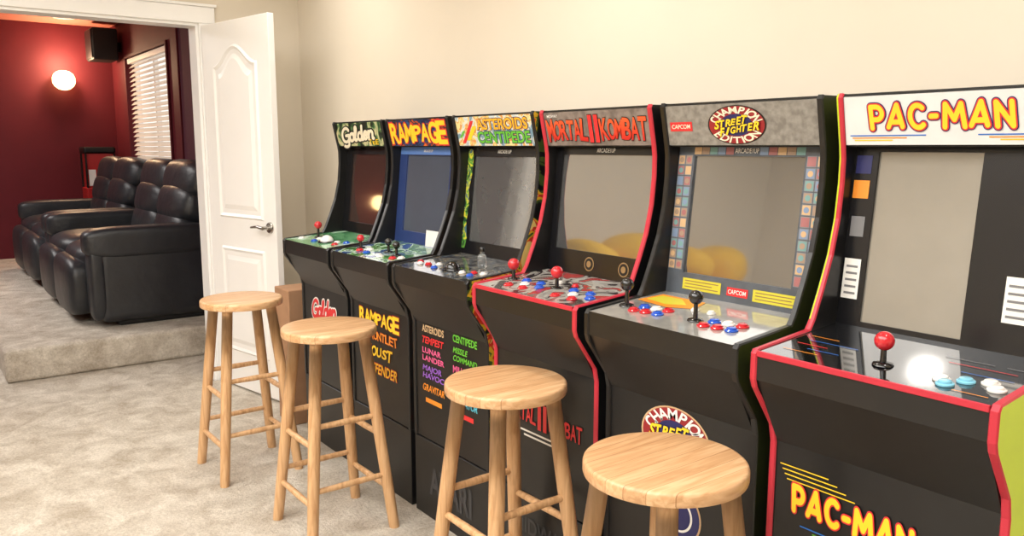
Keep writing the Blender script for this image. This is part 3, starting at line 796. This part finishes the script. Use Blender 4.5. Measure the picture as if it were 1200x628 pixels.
# ------------------------------------------------------------------ theatre: two-seat reclining sofas
def make_sofa(loc, label):
    root = empty('reclining_sofa', loc, label, 'sofa', 'black leather reclining sofas in a row')
    bm = bmesh.new(); box(bm, -.82, .82, -.36, .40, 0, .14, .02, 2); link('base', bm, 'blackm', root)
    for s in (-1, 1):
        bm = bmesh.new(); box(bm, min(s*.705, s*.865), max(s*.705, s*.865), -.47, .42, .03, .53, .06, 5); a = link('armrest', bm, 'leather', root, True, 70)
        bm = bmesh.new(); puff(bm, (s*.785, -.12, .555), (.10, .42, .10), .42); link('arm_pad', bm, 'leather', a, True)
        bm = bmesh.new(); puff(bm, (s*.785, -.47, .30), (.085, .05, .25), .5, 18); link('arm_front', bm, 'leather', a, True)
    R = Matrix.Rotation(math.radians(-14), 3, 'X')
    for cx in (-.355, .355):
        bm = bmesh.new(); puff(bm, (cx, -.17, .38), (.345, .39, .16), .5); link('seat', bm, 'leather', root, True)
        bm = bmesh.new(); puff(bm, (cx, -.53, .25), (.335, .10, .20), .5); link('footrest', bm, 'leather', root, True)
        bm = bmesh.new(); puff(bm, (cx, .33, .60), (.40, .09, .42), .4, rot=R); bk = link('backrest', bm, 'leather', root, True)
        bm = bmesh.new(); puff(bm, (cx, .17, .56), (.335, .13, .16), .6, rot=R); link('back_cushion', bm, 'leather', bk, True)
        bm = bmesh.new(); puff(bm, (cx, .23, .75), (.355, .15, .15), .6, rot=R); link('back_cushion', bm, 'leather', bk, True)
        bm = bmesh.new(); puff(bm, (cx, .30, .92), (.40, .16, .15), .6, rot=R); link('headrest', bm, 'leather', bk, True)
    return root
rc = make_sofa((-6.56, 1.44, .2), 'two-seat black leather reclining sofa nearest the doorway, its outer arm in full view')
copy_tree(rc, (-8.35, 1.44, .2), 'two-seat black leather reclining sofa at the far end, beside the small red machine')

# small machine in the far corner
pm = empty('snack_machine', (-9.72, 1.74, .2), 'small red and black machine standing in the corner behind the sofas', 'machine')
bm = bmesh.new(); box(bm, -.14, .14, -.15, .15, 0, .74, .01); link('cart', bm, 'redbright', pm)
bm = bmesh.new(); box(bm, -.12, .12, -.13, .13, .74, 1.1, .004); link('glass_case', bm, 'redbright', pm)
for sx in (-1, 1):
    for sy in (-1, 1):
        bm = bmesh.new(); box(bm, sx*.13-.008, sx*.13+.008, sy*.14-.008, sy*.14+.008, .74, 1.1); link('post', bm, 'darkmetal', pm)
bm = bmesh.new(); box(bm, -.145, .145, -.155, .155, 1.1, 1.17, .02); link('canopy', bm, 'darkmetal', pm)
bm = bmesh.new(); box(bm, .1205, .125, -.12, -.05, .76, .93, .001, 1); link('price_sign', bm, 't_white', pm)

# speaker on the wall
sp = empty('wall_speaker', (-9.56, WY, 2.26), 'black box loudspeaker mounted high in the red corner', 'speaker', rz=-PI/2)
bm = bmesh.new(); box(bm, .05, .29, -.17, .17, 0, .32, .012); link('body', bm, 'blackm', sp)
bm = bmesh.new(); box(bm, .29, .302, -.155, .155, .015, .305, .006); link('grille', bm, 'darkmetal', sp)
bm = bmesh.new(); box(bm, .0, .05, -.03, .03, .1, .2, .005); link('bracket', bm, 'darkmetal', sp)

# sconce, plus an unseen added copy
sc = empty('wall_sconce', (FX, 1.494, 2.07), 'glowing round wall lamp on the far red wall', 'lamp')
bm = bmesh.new(); lathe(bm, [(.01, 0), (.05, 0), (.05, .02), (.03, .03), (.01, .06)], 28, (0, 0, 0), axis='x'); link('wall_plate', bm, 'darkmetal', sc, True, 40)
bm = bmesh.new(); lathe(bm, [(.02, -.105), (.055, -.095), (.09, -.065), (.108, -.03), (.108, .02), (.092, .06), (.06, .085), (.03, .095), (.025, .09), (.085, .03), (.085, -.02), (.07, -.055), (.015, -.09)], 36, (.14, 0, 0)); link('shade', bm, 'glow', sc, True)
copy_tree(sc, (FX, -1.81, 1.36), 'unseen added wall lamp lower on the red wall, mirrored in the farthest cabinet screen')  # second lamp added out of view to make the glow in that screen

# recessed ceiling light
rl = empty('recessed_light', (-9.42, 1.475, TCH), 'small warm recessed ceiling light above the far red wall', 'ceiling light')
bm = bmesh.new(); lathe(bm, [(.075, -.012), (.105, -.012), (.11, -.001), (.075, -.001)], 32); link('rim', bm, 'white', rl, True, 40)
bm = bmesh.new(); lathe(bm, [(.001, -.008), (.073, -.008), (.073, -.002), (.001, -.002)], 32); link('lens', bm, 'glow2', rl)

# window + blind + panel
bm = bmesh.new()
cw = .03
box(bm, wx0-cw, wx0, WY-.02, WY, wz0-cw, wz1+cw, .004); box(bm, wx1, wx1+cw, WY-.02, WY, wz0-cw, wz1+cw, .004)
box(bm, wx0, wx1, WY-.02, WY, wz1, wz1+cw, .004); box(bm, wx0, wx1, WY-.03, WY, wz0-cw, wz0, .004)
struct(link('trim_3', bm, 'red'), 'thin red casing round the theatre window', 'window casing')
bm = bmesh.new()
box(bm, wx0, wx0+.04, WY+.07, WY+.11, wz0, wz1); box(bm, wx1-.04, wx1, WY+.07, WY+.11, wz0, wz1)
box(bm, wx0+.04, wx1-.04, WY+.07, WY+.11, wz0, wz0+.04); box(bm, wx0+.04, wx1-.04, WY+.07, WY+.11, wz1-.04, wz1); box(bm, -8.52, -8.48, WY+.07, WY+.11, wz0+.04, wz1-.04)
struct(link('window_1', bm, 'white'), 'theatre window frame', 'window')
bm = bmesh.new(); ns = 22
for k in range(ns):
    z = wz0+.04+k*(wz1-wz0-.12)/(ns-1)
    a = math.radians(48)
    dy, dz = .027*math.cos(a), .027*math.sin(a)
    v = [bm.verts.new(p) for p in ((wx0+.02, WY+.03-dy, z-dz), (wx1-.02, WY+.03-dy, z-dz), (wx1-.02, WY+.03+dy, z+dz), (wx0+.02, WY+.03+dy, z+dz))]
    bm.faces.new(v)
wb = empty('window_blind', ((wx0+wx1)/2, WY+.03, wz0), 'white horizontal slatted blind in the theatre window', 'blind')
sl = link('slats', bm, 'blind', wb, 'keep'); sl.matrix_parent_inverse = Matrix.Translation(wb.location).inverted()
bm = bmesh.new(); box(bm, wx0+.01, wx1-.01, WY+.002, WY+.055, wz1-.055, wz1-.005, .004); hr = link('head_rail', bm, 'white', wb); hr.matrix_parent_inverse = Matrix.Translation(wb.location).inverted()
ap = empty('framed_panel', (-6.75, WY, 1.2), 'dark mauve framed panel on the red wall right of the blind', 'wall panel')
bm = bmesh.new(); box(bm, -.5, .5, -.03, 0, 0, 1.15, .004); link('backing', bm, 'mauve', ap)
bm = bmesh.new()
box(bm, -.55, -.5, -.045, 0, -.05, 1.2, .004); box(bm, .5, .55, -.045, 0, -.05, 1.2, .004); box(bm, -.5, .5, -.045, 0, -.05, 0, .004); box(bm, -.5, .5, -.045, 0, 1.15, 1.2, .004)
link('frame', bm, 'red', ap)

# ------------------------------------------------------------------ lights
def light(name, kind, loc, power, color=(1, 1, 1), rot=(0, 0, 0), **k):
    l = bpy.data.lights.new(name, kind); l.energy = power; l.color = color
    for a, b in k.items(): setattr(l, a, b)
    o = bpy.data.objects.new(name, l); o.location = loc; o.rotation_euler = rot; COL.objects.link(o); return o
warm = (1, .95, .88)
light('ceiling_area', 'AREA', (-1.3, -.9, CH-.03), 186, (1, .985, .96), shape='RECTANGLE', size=4.4, size_y=2.6)
for x in (-3.75, -2.0, -.3):
    light('downlight', 'SPOT', (x, 1.45, CH-.02), 34, warm, spot_size=math.radians(140), spot_blend=.9, shadow_soft_size=.08)
light('downlight_corner', 'SPOT', (-4.15, 1.70, CH-.02), 12, warm, spot_size=math.radians(140), spot_blend=.9, shadow_soft_size=.08)  # added fill to brighten the wall strip beside the door
light('downlight_rear', 'AREA', (-2.03, -.46, CH-.05), 11, warm, shape='DISK', size=.13)
light('sconce_bulb', 'POINT', (FX+.30, 1.494, 2.24), 30, (1, .70, .42), shadow_soft_size=.05)
light('recess_bulb', 'SPOT', (-9.42, 1.475, TCH-.03), 20, (1, .78, .55), spot_size=math.radians(130), spot_blend=.8, shadow_soft_size=.05)
light('theatre_fill', 'AREA', (-7.2, -.6, TCH-.03), 80, (1, .97, .94), shape='RECTANGLE', size=2.6, size_y=1.2)  # added fill that brings a sheen to the black leather

w = bpy.data.worlds.new('World'); scene.world = w; w.use_nodes = True
w.node_tree.nodes['Background'].inputs[0].default_value = (1, .94, .87, 1); w.node_tree.nodes['Background'].inputs[1].default_value = 1.15

# ------------------------------------------------------------------ camera
cam = bpy.data.cameras.new('camera'); cam.sensor_width = 36; cam.lens = 950/1200*36; cam.clip_start = .05
co = bpy.data.objects.new('camera', cam); co.location = (0, 0, 1.37); co.rotation_euler = (math.radians(90-8.5), 0, math.radians(53))
COL.objects.link(co); scene.camera = co
scene.view_settings.view_transform = 'Standard'
scene.view_settings.exposure = 0
